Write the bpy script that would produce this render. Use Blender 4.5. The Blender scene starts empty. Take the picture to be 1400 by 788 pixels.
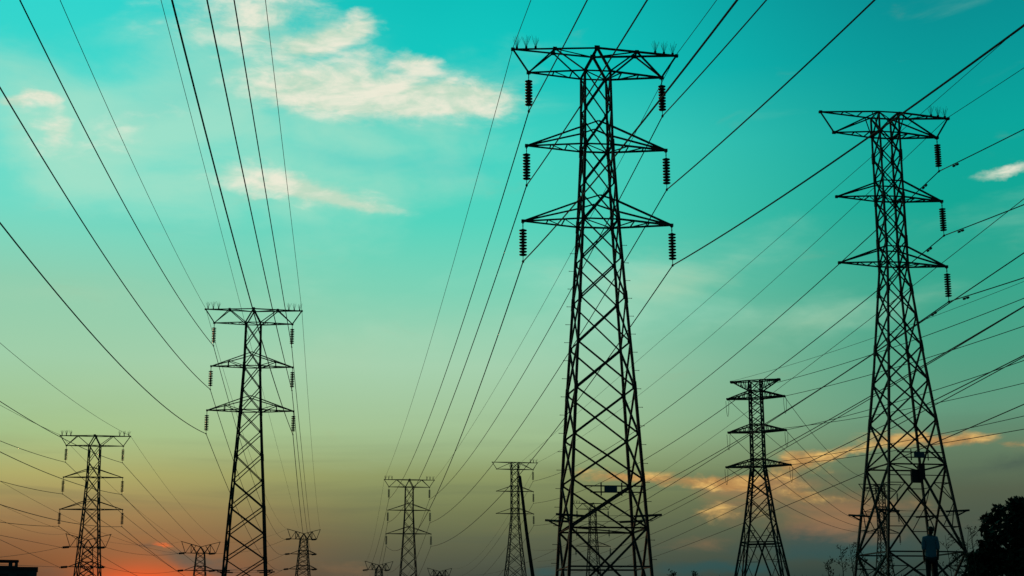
import bpy, math, random
from mathutils import Vector, Matrix, noise
R_ = math.radians
SC = bpy.context.scene
COL = SC.collection

# ------------------------------------------------------------------ camera
F, PITCH, ROLL = 2125.77, 0.2235, -0.0027        # focal length in pixels of a 1400 px wide picture
CZ = 1.0                                          # low camera, in the grass
cam_d = bpy.data.cameras.new('camera'); cam = bpy.data.objects.new('camera', cam_d); COL.objects.link(cam)
cam_d.sensor_width = 36; cam_d.lens = F / 1400 * 36
cam_d.clip_start = 0.1; cam_d.clip_end = 8000
CAM_R = Matrix.Rotation(math.pi/2 + PITCH, 4, 'X') @ Matrix.Rotation(ROLL, 4, 'Z')
cam.matrix_world = Matrix.Translation((0, 0, CZ)) @ CAM_R
SC.camera = cam

def ray(px, py):
    return (CAM_R.to_3x3() @ Vector(((px-700)/F, -(py-394)/F, -1))).normalized()
def at(px, py, D):
    """world point seen at photo pixel (px,py), D metres ahead"""
    d = ray(px, py)
    return Vector((0, 0, CZ)) + d * (D / d.y)
def azel(px, py):
    d = ray(px, py)
    return math.atan2(d.x, d.y), math.asin(d.z)

# ------------------------------------------------------------------ sky
def lin(c):
    f = lambda v: v/12.92 if v <= 0.04045 else ((v+0.055)/1.055)**2.4
    return tuple(f(x/255) for x in c) + (1,)

W = bpy.data.worlds.new('World'); SC.world = W; W.use_nodes = True
nt = W.node_tree; nt.nodes.clear()
def N(t, **k):
    n = nt.nodes.new(t)
    for a, b in k.items(): setattr(n, a, b)
    return n
def L(a, b): nt.links.new(a, b)
def M(op, a, b=None, c=None, clamp=False):
    n = N('ShaderNodeMath', operation=op); n.use_clamp = clamp
    for i, v in enumerate((a, b, c)):
        if v is None: continue
        if isinstance(v, (int, float)): n.inputs[i].default_value = v
        else: L(v, n.inputs[i])
    return n.outputs[0]
def MIX(fac, a, b):
    n = N('ShaderNodeMix', data_type='RGBA')
    for s, v in ((n.inputs[0], fac), (n.inputs[6], a), (n.inputs[7], b)):
        if isinstance(v, (int, float)): s.default_value = v
        elif isinstance(v, tuple): s.default_value = v
        else: L(v, s)
    return n.outputs[2]
def SMOOTH(v, lo, hi):
    n = N('ShaderNodeMapRange', interpolation_type='SMOOTHSTEP')
    L(v, n.inputs[0]); n.inputs[1].default_value = lo; n.inputs[2].default_value = hi
    return n.outputs[0]

tc = N('ShaderNodeTexCoord'); sx = N('ShaderNodeSeparateXYZ'); L(tc.outputs['Generated'], sx.inputs[0])
AZ = M('ARCTAN2', sx.outputs[0], sx.outputs[1]); EL = M('ARCSINE', sx.outputs[2])
cx = N('ShaderNodeCombineXYZ'); L(AZ, cx.inputs[0]); L(EL, cx.inputs[1]); UV = cx.outputs[0]

def el_of(y): return PITCH + math.atan((394-y)/F)
E0, E1 = el_of(900), el_of(-250)
def ramp(stops):
    r = N('ShaderNodeValToRGB'); cr = r.color_ramp; cr.interpolation = 'EASE' if False else 'LINEAR'
    pts = sorted(((el_of(y)-E0)/(E1-E0), lin(c)) for y, c in stops)
    while len(cr.elements) < len(pts): cr.elements.new(0.5)
    for e, (p, c) in zip(cr.elements, pts): e.position = p; e.color = c
    t = N('ShaderNodeMapRange'); L(EL, t.inputs[0]); t.inputs[1].default_value = E0; t.inputs[2].default_value = E1
    L(t.outputs[0], r.inputs[0]); return r.outputs[0]
left = ramp([(-250,(20,120,125)),(0,(40,210,204)),(100,(52,214,204)),(200,(90,220,205)),(300,(108,217,197)),(400,(138,205,175)),(500,(154,203,167)),(600,(158,190,136)),(655,(166,166,104)),(705,(150,124,82)),(745,(122,88,62)),(788,(84,54,44)),(880,(40,30,28))])
mid = ramp([(-250,(0,110,115)),(0,(0,190,185)),(100,(6,198,191)),(200,(66,211,194)),(300,(78,211,189)),(400,(122,208,180)),(500,(161,206,173)),(600,(157,188,142)),(650,(134,150,100)),(700,(106,119,82)),(742,(80,94,74)),(788,(48,70,66)),(880,(25,35,32))])
right = ramp([(-250,(0,80,85)),(0,(0,136,142)),(100,(0,150,150)),(200,(0,163,154)),(300,(8,165,147)),(400,(48,165,140)),(500,(76,158,130)),(570,(95,152,124)),(620,(97,125,98)),(680,(82,94,75)),(740,(66,80,70)),(788,(42,66,62)),(880,(20,30,28))])
azl, azm, azr = azel(60, 394)[0], azel(600, 394)[0], azel(1340, 394)[0]
col = MIX(SMOOTH(AZ, azl, azm), left, mid)
col = MIX(SMOOTH(AZ, azm+0.02, azr), col, right)

# cloud texture: warped fractal noise on the sky's own azimuth / elevation
mp = N('ShaderNodeMapping'); L(UV, mp.inputs[0]); mp.inputs['Scale'].default_value = (9, 26, 1); mp.inputs['Location'].default_value = (3.1, 1.7, 0)
nz = N('ShaderNodeTexNoise'); L(mp.outputs[0], nz.inputs['Vector']); nz.inputs['Scale'].default_value = 1.6
nz.inputs['Detail'].default_value = 9; nz.inputs['Roughness'].default_value = 0.58; nz.inputs['Distortion'].default_value = 0.5
NOI = nz.outputs[0]
mp2 = N('ShaderNodeMapping'); L(UV, mp2.inputs[0]); mp2.inputs['Scale'].default_value = (4, 11, 1); mp2.inputs['Location'].default_value = (0.4, 5.2, 0)
nz2 = N('ShaderNodeTexNoise'); L(mp2.outputs[0], nz2.inputs['Vector']); nz2.inputs['Scale'].default_value = 1.5
nz2.inputs['Detail'].default_value = 6; nz2.inputs['Roughness'].default_value = 0.55; nz2.inputs['Distortion'].default_value = 0.6
NOI2 = nz2.outputs[0]

gn = N('ShaderNodeMapping'); L(UV, gn.inputs[0]); gn.inputs['Scale'].default_value = (30, 75, 1); gn.inputs['Location'].default_value = (7.7, 2.3, 0)
gz_ = N('ShaderNodeTexNoise'); L(gn.outputs[0], gz_.inputs['Vector']); gz_.inputs['Scale'].default_value = 1.5; gz_.inputs['Detail'].default_value = 7; gz_.inputs['Roughness'].default_value = .6; gz_.inputs['Distortion'].default_value = .4
GN = gz_.outputs[0]
mpw = N('ShaderNodeMapping'); L(UV, mpw.inputs[0]); mpw.inputs['Scale'].default_value = (14, 26, 1); mpw.inputs['Location'].default_value = (1.3, 8.2, 0)
nw = N('ShaderNodeTexNoise'); L(mpw.outputs[0], nw.inputs['Vector']); nw.inputs['Scale'].default_value = 1.3
nw.inputs['Detail'].default_value = 7; nw.inputs['Roughness'].default_value = 0.6
wv1 = N('ShaderNodeVectorMath', operation='SUBTRACT'); L(nw.outputs['Color'], wv1.inputs[0]); wv1.inputs[1].default_value = (.5, .5, .5)
wv2 = N('ShaderNodeVectorMath', operation='MULTIPLY'); L(wv1.outputs[0], wv2.inputs[0]); wv2.inputs[1].default_value = (.055, .024, 0)
wv3 = N('ShaderNodeVectorMath', operation='ADD'); L(UV, wv3.inputs[0]); L(wv2.outputs[0], wv3.inputs[1])
WUV = wv3.outputs[0]
def blob(px, py, rx, ry, rot=0.0):
    a, e = azel(px, py)
    m = N('ShaderNodeMapping', vector_type='TEXTURE'); L(UV, m.inputs[0])
    m.inputs['Location'].default_value = (a, e, 0); m.inputs['Rotation'].default_value = (0, 0, R_(rot))
    m.inputs['Scale'].default_value = (rx/F/math.cos(e), ry/F, 1)
    d = N('ShaderNodeVectorMath', operation='DOT_PRODUCT'); L(m.outputs[0], d.inputs[0]); L(m.outputs[0], d.inputs[1])
    return M('POWER', 0.3679, d.outputs['Value'])
def patch(px, py, rx, ry, rot=0.0):
    """soft cloud patch: 1 at its centre, 0 beyond about twice its radii"""
    a, e = azel(px, py)
    g = N('ShaderNodeTexGradient', gradient_type='SPHERICAL'); L(WUV, g.inputs[0])
    t = g.texture_mapping; t.vector_type = 'TEXTURE'; t.translation = (a, e, 0); t.rotation = (0, 0, R_(rot))
    t.scale = (2.0*rx/F/math.cos(e), 2.0*ry/F, 1)
    return g.outputs['Fac']
def blobs(lst, fn=None):
    fn = fn or patch; tot = 0.0
    for px, py, rx, ry, rot, w in lst: tot = M('MULTIPLY_ADD', fn(px, py, rx, ry, rot), w, tot)
    return M('MINIMUM', tot, 1.25)

# broad thin veil over the left and the middle of the sky
veil = blobs([(250,60,150,70,0,.5),(330,250,200,60,-8,.8),(110,230,130,60,-25,.45),(520,190,200,55,-4,.7),(60,150,80,50,-30,.6),(520,110,170,50,0,.5),(340,20,110,50,0,.5),(190,180,90,50,20,.5),
              (420,390,260,40,0,.35),(930,360,140,40,10,.5),(1130,430,120,40,8,.4),(600,470,300,40,0,.3),(880,430,200,40,0,.3),(1380,330,70,50,20,.35)])
vd = SMOOTH(M('ADD', veil, M('ADD', M('MULTIPLY', M('SUBTRACT', NOI2, 0.5), 1.7), M('MULTIPLY', M('SUBTRACT', NOI, 0.5), 0.6))), 0.2, 1.25)
col = MIX(M('MULTIPLY', vd, 0.64), col, lin((178,226,200)))
# clear teal gaps and faint warm veils
gaps = blobs([(640,60,150,55,0,.7),(480,214,120,13,-3,.7),(240,135,80,22,20,.55),(320,318,190,16,3,.5),(60,60,70,45,0,.5),(640,240,110,34,0,.45),(150,300,120,14,-8,.35),(1010,220,160,60,0,.3),(560,395,160,10,2,.4),(1180,330,110,24,14,.3)])
gp = SMOOTH(M('ADD', gaps, M('MULTIPLY', M('SUBTRACT', NOI2, 0.5), 1.2)), 0.15, 1.1)
col = MIX(M('MULTIPLY', M('MULTIPLY', gp, SMOOTH(gaps, 0.0, 0.25)), 0.42), col, MIX(SMOOTH(EL, el_of(420), el_of(200)), lin((92,204,178)), MIX(SMOOTH(AZ, azm, azr), lin((6,200,193)), lin((0,158,150)))))
warm = blobs([(110,400,190,26,0,.6),(640,440,200,28,-2,.5),(925,385,85,24,6,.8),(1100,440,120,22,8,.7),(420,480,220,22,0,.5),(150,520,200,20,4,.4)])
wp = SMOOTH(M('ADD', warm, M('MULTIPLY', M('SUBTRACT', NOI2, 0.5), 1.2)), 0.2, 1.15)
col = MIX(M('MULTIPLY', M('MULTIPLY', wp, SMOOTH(warm, 0.0, 0.25)), 0.42), col, lin((180,206,170)))
# faint flat streaks low in the sky
mb_ = N('ShaderNodeMapping'); L(UV, mb_.inputs[0]); mb_.inputs['Scale'].default_value = (5, 60, 1); mb_.inputs['Location'].default_value = (2.2, 4.4, 0)
nb_ = N('ShaderNodeTexNoise'); L(mb_.outputs[0], nb_.inputs['Vector']); nb_.inputs['Scale'].default_value = 1.2; nb_.inputs['Detail'].default_value = 5; nb_.inputs['Distortion'].default_value = .8
lowp = SMOOTH(EL, el_of(520), el_of(740))
col = MIX(M('MULTIPLY', M('MULTIPLY', SMOOTH(nb_.outputs[0], 0.42, 0.75), lowp), 0.30), col, lin((62,84,78)))
# cream clouds
cream = blobs([(535,135,120,24,-3,.62),(430,110,85,34,-8,.5),(630,137,60,13,8,.8),(570,146,70,8,-2,.55),(455,50,46,14,20,.85),(483,34,18,10,25,.5),(420,62,40,10,8,.45),(565,86,28,10,-14,.75),(575,112,70,20,-8,.4),(400,128,66,22,0,.42),(490,80,20,12,0,.3),
               (365,22,62,34,10,.62),(290,28,80,26,5,.34),(30,134,30,7,14,.85),(52,128,16,8,-30,.5),(62,166,16,16,20,.5),(10,142,16,7,-20,.5),(72,185,12,16,0,.45),(430,264,90,12,-5,.85),(410,258,40,8,10,.3),(350,240,110,13,-8,.4),(480,272,50,6,-6,.4),(170,178,60,22,25,.36),
               (1380,235,28,5,8,.85)])
fine = M('ADD', M('MULTIPLY', M('SUBTRACT', NOI, 0.5), 1.25), M('MULTIPLY', M('SUBTRACT', GN, 0.5), 0.75))
cd = SMOOTH(M('ADD', cream, fine), 0.04, 1.02)
shade = MIX(SMOOTH(M('ADD', M('MULTIPLY', GN, 0.5), M('MULTIPLY', NOI, 0.8)), 0.52, 0.78), lin((190,218,194)), lin((242,236,216)))
col = MIX(M('MULTIPLY', M('MULTIPLY', cd, SMOOTH(cream, 0.0, 0.2)), 0.92), col, shade)
# sunset glow on the left
glow = blobs([(215,790,150,62,0,1.0)], blob)
col = MIX(M('MULTIPLY', glow, 0.30), col, lin((206,122,70)))
glow2 = blobs([(185,800,58,26,0,1.0),(235,800,80,20,0,.42)], blob)
col = MIX(M('MULTIPLY', glow2, M('ADD', 0.45, M('MULTIPLY', NOI, 0.6)), None, True), col, lin((234,80,40)))
# dark low cloud bands
dark = blobs([(1110,746,75,13,0,.95),(1260,760,160,26,0,.55),(985,778,60,8,0,.95),(745,786,26,9,0,1.0),(1395,635,60,10,6,.6),(250,762,52,9,-4,.85),(200,746,18,4,0,.5),(1100,722,40,8,0,.75),(330,778,70,9,0,.6),(870,775,80,14,0,.4),(1350,690,130,40,0,.35),(40,785,90,16,0,.5)])
dd = SMOOTH(M('ADD', dark, M('MULTIPLY', M('SUBTRACT', NOI, 0.5), 1.1)), 0.25, 1.05)
teal = MIX(SMOOTH(EL, el_of(785), el_of(715)), lin((20,80,84)), lin((62,80,76)))
col = MIX(M('MULTIPLY', dd, 0.72), col, teal)
# clouds lit by the low sun
pink = blobs([(1140,698,120,24,-4,.66),(1110,724,90,12,0,.35),(1100,650,70,18,10,.35),(980,706,40,14,0,.45),(1020,662,60,9,0,.35),(965,742,60,8,0,.4),(1210,690,70,14,0,.35),(500,780,40,8,0,.3)])
pd = SMOOTH(M('ADD', pink, M('MULTIPLY', M('SUBTRACT', NOI, 0.5), 1.5)), 0.15, 1.05)
col = MIX(M('MULTIPLY', pd, 0.6), col, lin((176,124,84)))
gold = blobs([(940,655,80,8,-2,.75),(880,657,34,5,0,.55),(838,658,26,6,0,.65),(985,659,40,5,0,.5),(1130,622,40,6,12,.5),(1265,603,40,5,0,.5),(1100,632,40,11,8,.75),(1073,647,24,9,30,.45),(1008,660,30,7,-4,.6),(976,699,18,9,25,.55),(1088,674,17,15,-45,.62),(1010,702,34,6,0,.35),(1150,683,70,6,-6,.5),(1225,601,46,9,-6,.75),(1330,603,30,7,3,.95),(1392,604,14,4,0,.7),(1260,610,40,5,0,.35),(1170,618,30,5,10,.5)])
gd = SMOOTH(M('ADD', gold, M('MULTIPLY', M('SUBTRACT', GN, 0.5), 1.7)), 0.12, 1.12)
col = MIX(M('MULTIPLY', M('MULTIPLY', gd, SMOOTH(gold, 0.0, 0.2)), 0.92), col, MIX(SMOOTH(GN, 0.4, 0.66), lin((180,134,80)), lin((228,184,108))))
ember = blobs([(211,748,15,3,-8,1.0)])
ed = SMOOTH(M('ADD', ember, M('MULTIPLY', M('SUBTRACT', GN, 0.5), 1.2)), 0.3, 0.95)
col = MIX(M('MULTIPLY', blob(199, 746, 11, 2.6, -4), 0.55), col, lin((92,78,70)))
col = MIX(M('MULTIPLY', ed, 0.85), col, lin((232,108,58)))
# the eastern half of the sky, behind the camera, is already dim
side = SMOOTH(M('ABSOLUTE', AZ), 0.55, 1.7)
col = MIX(side, col, lin((26,52,58)))
high = SMOOTH(EL, 0.45, 1.0)
col = MIX(high, col, lin((10,62,70)))
col = MIX(SMOOTH(EL, 0.0, -0.06), col, (0.01, 0.013, 0.012, 1))
sky = N('ShaderNodeTexSky', sky_type='NISHITA'); sky.sun_disc = False
SUN_AZ, SUN_EL = azel(190, 788)[0], R_(2.0)
sky.sun_elevation = SUN_EL; sky.sun_rotation = SUN_AZ; sky.dust_density = 2
bg = N('ShaderNodeBackground'); L(col, bg.inputs[0]); bg.inputs[1].default_value = 1.0
bg2 = N('ShaderNodeBackground'); L(sky.outputs[0], bg2.inputs[0]); bg2.inputs[1].default_value = 0.002
ad = N('ShaderNodeAddShader'); L(bg.outputs[0], ad.inputs[0]); L(bg2.outputs[0], ad.inputs[1])
wo = N('ShaderNodeOutputWorld'); L(ad.outputs[0], wo.inputs[0])

sd = bpy.data.lights.new('sun', 'SUN'); so = bpy.data.objects.new('sun', sd); COL.objects.link(so)
sd.energy = 0.2; sd.angle = R_(2.0); sd.color = (1, 0.45, 0.2)
so.rotation_euler = Vector((-math.sin(SUN_AZ)*math.cos(SUN_EL), -math.cos(SUN_AZ)*math.cos(SUN_EL), -math.sin(SUN_EL))).to_track_quat('-Z', 'Y').to_euler()

SC.view_settings.view_transform = 'Standard'; SC.view_settings.look = 'None'
SC.view_settings.exposure = 0; SC.view_settings.gamma = 1; SC.view_settings.use_curve_mapping = False

# ------------------------------------------------------------------ helpers
def mat(name, c1, c2=None, rough=0.7, metal=0.0, scale=3.0, bump=0.0):
    m = bpy.data.materials.new(name); m.use_nodes = True; t = m.node_tree; b = t.nodes['Principled BSDF']
    b.inputs['Roughness'].default_value = rough; b.inputs['Metallic'].default_value = metal
    tcn = t.nodes.new('ShaderNodeTexCoord'); no = t.nodes.new('ShaderNodeTexNoise')
    no.inputs['Scale'].default_value = scale; no.inputs['Detail'].default_value = 5
    t.links.new(tcn.outputs['Object'], no.inputs['Vector'])
    mx = t.nodes.new('ShaderNodeMix'); mx.data_type = 'RGBA'
    mx.inputs[6].default_value = tuple(c1)+(1,); mx.inputs[7].default_value = tuple(c2 or [v*1.5 for v in c1])+(1,)
    cr = t.nodes.new('ShaderNodeMapRange'); cr.inputs[1].default_value = .35; cr.inputs[2].default_value = .65
    t.links.new(no.outputs[0], cr.inputs[0]); t.links.new(cr.outputs[0], mx.inputs[0])
    t.links.new(mx.outputs[2], b.inputs['Base Color'])
    if bump:
        bp = t.nodes.new('ShaderNodeBump'); bp.inputs['Strength'].default_value = bump
        t.links.new(no.outputs[0], bp.inputs['Height']); t.links.new(bp.outputs[0], b.inputs['Normal'])
    return m
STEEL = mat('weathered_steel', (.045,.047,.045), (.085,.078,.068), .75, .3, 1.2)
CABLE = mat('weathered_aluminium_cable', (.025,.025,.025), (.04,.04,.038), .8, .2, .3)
PORC = mat('dark_glazed_porcelain', (.022,.016,.013), (.04,.03,.025), .35, 0, 4)
SIGN = mat('blue_enamel_sign', (.02,.10,.16), (.025,.12,.18), .5, 0, 2)
RUST = mat('dark_box_paint', (.02,.02,.02), (.035,.03,.026), .8, 0, 3)

class MB:
    def __init__(s): s.v = []; s.f = []
    def bar(s, p0, p1, w, angle=True):
        p0 = Vector(p0); p1 = Vector(p1); d = p1 - p0
        if d.length < 1e-5: return
        d.normalize(); up = Vector((0,0,1)) if abs(d.z) < .95 else Vector((1,0,0))
        a = d.cross(up).normalized(); b = a.cross(d).normalized()
        if angle:
            t = w*.28; o = w*.4
            prof = [(0,0),(w,0),(w,t),(t,t),(t,w),(0,w)]
            prof = [(x-o, y-o) for x, y in prof]
        else:
            h = w/2; prof = [(-h,-h),(h,-h),(h,h),(-h,h)]
        n = len(prof); i0 = len(s.v)
        for p in (p0, p1):
            for x, y in prof: s.v.append(p + a*x + b*y)
        for i in range(n):
            j = (i+1) % n; s.f.append((i0+i, i0+j, i0+n+j, i0+n+i))
        s.f.append(tuple(i0+i for i in reversed(range(n)))); s.f.append(tuple(i0+n+i for i in range(n)))
    def box(s, c, sx, sy, sz, M4=None):
        i0 = len(s.v); c = Vector(c)
        for dx, dy, dz in ((-1,-1,-1),(1,-1,-1),(1,1,-1),(-1,1,-1),(-1,-1,1),(1,-1,1),(1,1,1),(-1,1,1)):
            q = Vector((dx*sx/2, dy*sy/2, dz*sz/2))
            s.v.append(c + (M4 @ q if M4 else q))
        for f in ((0,3,2,1),(4,5,6,7),(0,1,5,4),(1,2,6,5),(2,3,7,6),(3,0,4,7)): s.f.append(tuple(i0+i for i in f))
    def tube(s, pts, r, n=6):
        pts = [Vector(p) for p in pts]; i0 = len(s.v)
        for k, p in enumerate(pts):
            d = (pts[min(k+1, len(pts)-1)] - pts[max(k-1, 0)]).normalized()
            up = Vector((0,0,1)) if abs(d.z) < .95 else Vector((1,0,0))
            a = d.cross(up).normalized(); b = a.cross(d)
            rr = r[k] if isinstance(r, (list, tuple)) else r
            for q in range(n):
                t = 2*math.pi*q/n; s.v.append(p + a*rr*math.cos(t) + b*rr*math.sin(t))
        for k in range(len(pts)-1):
            for q in range(n):
                j = (q+1) % n; o = i0+k*n
                s.f.append((o+q, o+j, o+n+j, o+n+q))
        s.f.append(tuple(i0+q for q in reversed(range(n)))); s.f.append(tuple(i0+(len(pts)-1)*n+q for q in range(n)))
    def build(s, name, m, parent=None, smooth=False):
        me = bpy.data.meshes.new(name); me.from_pydata([tuple(v) for v in s.v], [], s.f); me.materials.append(m)
        if smooth: me.polygons.foreach_set('use_smooth', [True]*len(me.polygons))
        me.update()
        o = bpy.data.objects.new(name, me); COL.objects.link(o)
        if parent: o.parent = parent
        return o
def tag(o, label=None, cat=None, group=None, kind=None):
    if label: o['label'] = label
    if cat: o['category'] = cat
    if group: o['group'] = group
    if kind: o['kind'] = kind
    return o
def empty(name, loc, rz=0.0):
    o = bpy.data.objects.new(name, None); o.location = loc; o.rotation_euler = (0,0,rz); o.empty_display_size = .3
    COL.objects.link(o); return o
def interp(tab, z):
    tab = sorted(tab)
    if z <= tab[0][0]:
        (a, x), (b, y) = tab[0], tab[1]; return x + (y-x)*(z-a)/(b-a)
    for (a, x), (b, y) in zip(tab, tab[1:]):
        if z <= b: return x + (y-x)*(z-a)/(b-a)
    return tab[-1][1]

# ------------------------------------------------------------------ ground
GZ = CZ + 1.1
def ground_z(x, y):
    d = math.hypot(x, y); t = min(max((d-4)/30, 0), 1); t = t*t*(3-2*t)
    return GZ*t + (noise.noise(Vector((x*.05, y*.05, 3)))*.12)*min(1, d/40) + (noise.noise(Vector((x*.4, y*.4, 9)))*.04 if d < 300 else 0)
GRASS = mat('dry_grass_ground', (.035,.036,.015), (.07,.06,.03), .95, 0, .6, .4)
g = MB(); NR, NA = 64, 72
rad = [0] + [1.2*(1.135**i) for i in range(NR-1)]
for r in rad:
    for a in range(NA):
        t = 2*math.pi*a/NA; x, y = r*math.sin(t), r*math.cos(t); g.v.append(Vector((x, y, ground_z(x, y))))
for i in range(NR-1):
    for a in range(NA):
        b = (a+1) % NA; g.f.append((i*NA+a, (i+1)*NA+a, (i+1)*NA+b, i*NA+b))
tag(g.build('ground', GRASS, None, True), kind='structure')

# ------------------------------------------------------------------ lattice towers
# heights of the common tower body, metres above the camera
ZR, Z1, Z2, Z3 = 43.12, 41.33, 35.61, 29.85
HORN, A1, A2, A3 = 6.22, 5.04, 5.23, 5.52
WA = [(41.4,.954),(35.61,1.02),(29.85,1.30),(24.03,1.66),(17.4,2.10),(7.57,2.67),(1.1,3.05)]
NA_ = [41.33,38.45,35.61,32.75,29.85,27.0,24.03,20.7,17.4,14.1,10.9,7.57]
WB = [(43.2,.93),(35.61,.93),(29.3,.95),(21.0,1.66),(12.75,2.53),(6.8,3.26),(1.1,3.95)]
NB_ = [43.12,41.33,39.4,37.5,35.61,33.7,31.8,29.85,27.6,25.3,22.7,19.8,16.5,12.75]
WD = [(41.33,1.3),(29.85,2.25),(1.1,4.7)]
ND_ = [41.33,39.4,37.5,35.6,33.7,31.8,29.85,27,23.6,19.8,15.5,10.5]
TW_GROUP = 'steel lattice transmission towers'

def tower(kind, X, D, yaw, Zoff, label, s=1.0, posts=False, birds='', bolts=False, guards=False, sign=False, box=False, detail=1, tk=1.0):
    root = empty('transmission_tower', (X, D, GZ), yaw); tag(root, label, 'pylon', TW_GROUP)
    zz = lambda z: z + Zoff + CZ - GZ                 # template height -> local
    zg = GZ - CZ - Zoff                               # template height of the ground
    tab = {'A': WA, 'B': WB, 'D': WD}[kind]; nodes = {'A': NA_, 'B': NB_, 'D': ND_}[kind]
    hw = lambda z: interp(tab, z)
    P = lambda sx_, sy_, z: Vector((sx_*hw(z)*s, sy_*hw(z)*s, zz(z)))
    ang = detail > 0
    nodes = [z for z in nodes if z > zg + 2.6]
    LW, DW, AW = .185*tk, .115*tk, .115*tk
    ztop = nodes[0]
    corners = [(-1,-1),(1,-1),(1,1),(-1,1)]
    kz = sorted({z for z, _ in tab if zg < z < ztop} | {ztop, zg}, reverse=True)
    legs = []
    for cx_, cy_ in corners:
        m = MB()
        for a, b in zip(kz, kz[1:]):
            w = LW*(1.25 if a < 24 else (1.1 if a < 36 else .95))
            m.bar(P(cx_, cy_, a), P(cx_, cy_, b), w, ang)
        if detail:
            for z in nodes[2::2]:                       # splice plates
                m.bar(P(cx_, cy_, z+.45), P(cx_, cy_, z-.45), LW*1.4, ang)
        m.box(P(cx_, cy_, zg)+Vector((0,0,.1)), .7, .7, .5)
        legs.append(m.build('leg', STEEL, root))
    m = MB()
    faces = [(corners[i], corners[(i+1) % 4]) for i in range(4)]
    seq = list(nodes)
    for k, (a, b) in enumerate(zip(seq, seq[1:])):
        w = DW*(1.15 if a < 24 else .95)
        for f, (c0, c1) in enumerate(faces):
            m.bar(P(*c0, a), P(*c1, b), w, ang); m.bar(P(*c1, a)*.999, P(*c0, b)*.999, w, ang)
            if detail:
                for c in (c0, c1):
                    q = P(*c, b); n = Vector((c0[0]+c1[0], c0[1]+c1[1], 0)).normalized()
                    t = (P(*c1, b)-P(*c0, b)).normalized() * (1 if c is c0 else -1)
                    rot = Matrix((n.cross(Vector((0,0,1))), n, Vector((0,0,1)))).transposed()
                    m.box(q + t*.1, .2, .022, .3, rot)
    # belts
    belts = {'A': [Z2, Z3, 7.57], 'B': [ZR, Z1, Z2, Z3, 12.75], 'D': [Z1, Z2, Z3]}[kind]
    for z in belts + [seq[-1]]:
        if z < seq[-1]-.01: continue
        for c0, c1 in faces: m.bar(P(*c0, z), P(*c1, z), DW*1.05, ang)
        m.bar(P(-1,-1,z), P(1,1,z), DW*.7, ang)
    # bottom panels
    zb = seq[-1]; lo = zg + .9
    if kind == 'B' and zb - lo > 9.5: stages = [(zb, 5.75), (5.75, lo)] if lo < 5 else [(zb, lo)]
    else: stages = [(zb, lo)]
    for a, b in stages:
        mid_ = (a+b)/2
        for c0, c1 in faces:
            m.bar(P(*c0, a), P(*c1, b), DW*1.35, ang); m.bar(P(*c1, a)*.999, P(*c0, b)*.999, DW*1.35, ang)
            wa, wb = hw(a), hw(b); tc_ = wa/(wa+wb); zc = a + (b-a)*tc_
            if kind == 'B' or a - b > 4: m.bar(P(*c0, b if kind == 'B' else zc), P(*c1, b if kind == 'B' else zc), DW, ang)
            if kind == 'B' and detail:                   # redundant members
                ctr = (P(*c0, zc)+P(*c1, zc))/2
                for c in (c0, c1):
                    o = c1 if c is c0 else c0
                    for (za, w_) in ((a + (zc-a)*.5, .5), (b + (zc-b)*.5, .5)):
                        end = a if za > zc else b
                        dpt = (P(*c, end) + ctr)/2
                        m.bar(P(*c, za), dpt, DW*.6, ang); m.bar(P(*c, zc), dpt, DW*.6, ang)
    m.build('bracing', STEEL, root)

    # peak and crossarms
    att = {}
    hx, a1, a2, a3 = [v*s for v in ((6.07, 4.88, 4.95, 5.0) if kind == 'B' else (HORN, A1, A2, A3))]
    zr = ZR
    if kind == 'A':
        m = MB(); b0 = hw(Z1)*s
        for fy in (-1, 1):
            apex = Vector((0, fy*b0, zz(zr)))
            for sx_ in (-1, 1): m.bar(P(sx_, fy, Z1), apex, LW*.95, ang)
            m.bar(P(-1, fy, Z1), P(1, fy, Z1), AW, ang)
            m.box(apex, .4, .05, .4)
        m.bar((0,-b0,zz(zr)), (0,b0,zz(zr)), AW, ang)
        m.bar(P(-1,-1,Z1), P(1,1,Z1), AW*.8, ang)
        m.build('peak_frame', STEEL, root)
    if kind == 'D':
        m = MB(); b0 = hw(Z1)*s; zr = Z1 + 2.1
        for fy in (-1, 1):
            for sx_ in (-1, 1): m.bar(P(sx_, fy, Z1), (0, fy*.35, zz(zr)), LW*.9, ang)
        m.bar((0,-.35,zz(zr)), (0,.35,zz(zr)), AW*1.6, ang)
        m.build('peak_frame', STEEL, root)
    for sd_ in (-1, 1):
        m = MB()
        tip = Vector((sd_*a1, 0, zz(Z1))); horn = Vector((sd_*hx, 0, zz(ZR)))
        if kind == 'D': horn = Vector((sd_*6.4*s, 0, zz(Z1+3.8)))
        b0 = hw(Z1)*s
        for fy in (-1, 1):
            if kind == 'A': inner = Vector((0, fy*b0, zz(zr)))
            elif kind == 'B': inner = P(sd_, fy, ZR)
            else: inner = Vector((0, fy*.35, zz(zr)))
            m.bar(horn, inner, AW*1.15, ang); m.bar(tip, P(sd_, fy, Z1), AW*1.1, ang)
            if kind in 'AD':
                n1 = horn.lerp(inner, .5)
                m.bar(tip, n1, AW, ang); m.bar(n1, P(sd_, fy, Z1), AW, ang)
                if detail: m.box(n1, .3, .05, .3)
                if kind == 'D':
                    n2 = horn.lerp(inner, .75); m.bar(n1, tip.lerp(P(sd_, fy, Z1), .5), AW*.8, ang); m.bar(n2, tip.lerp(P(sd_, fy, Z1), .5), AW*.8, ang)
            else:
                m.bar(tip, inner, AW, ang)
                m.bar(tip.lerp(P(sd_, fy, Z1), .62), inner.lerp(P(sd_, fy, Z1), .0), AW*.6, ang) if False else None
                m.bar(P(sd_, fy, Z1), inner.lerp(horn, .12), AW*.6, ang)
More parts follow.
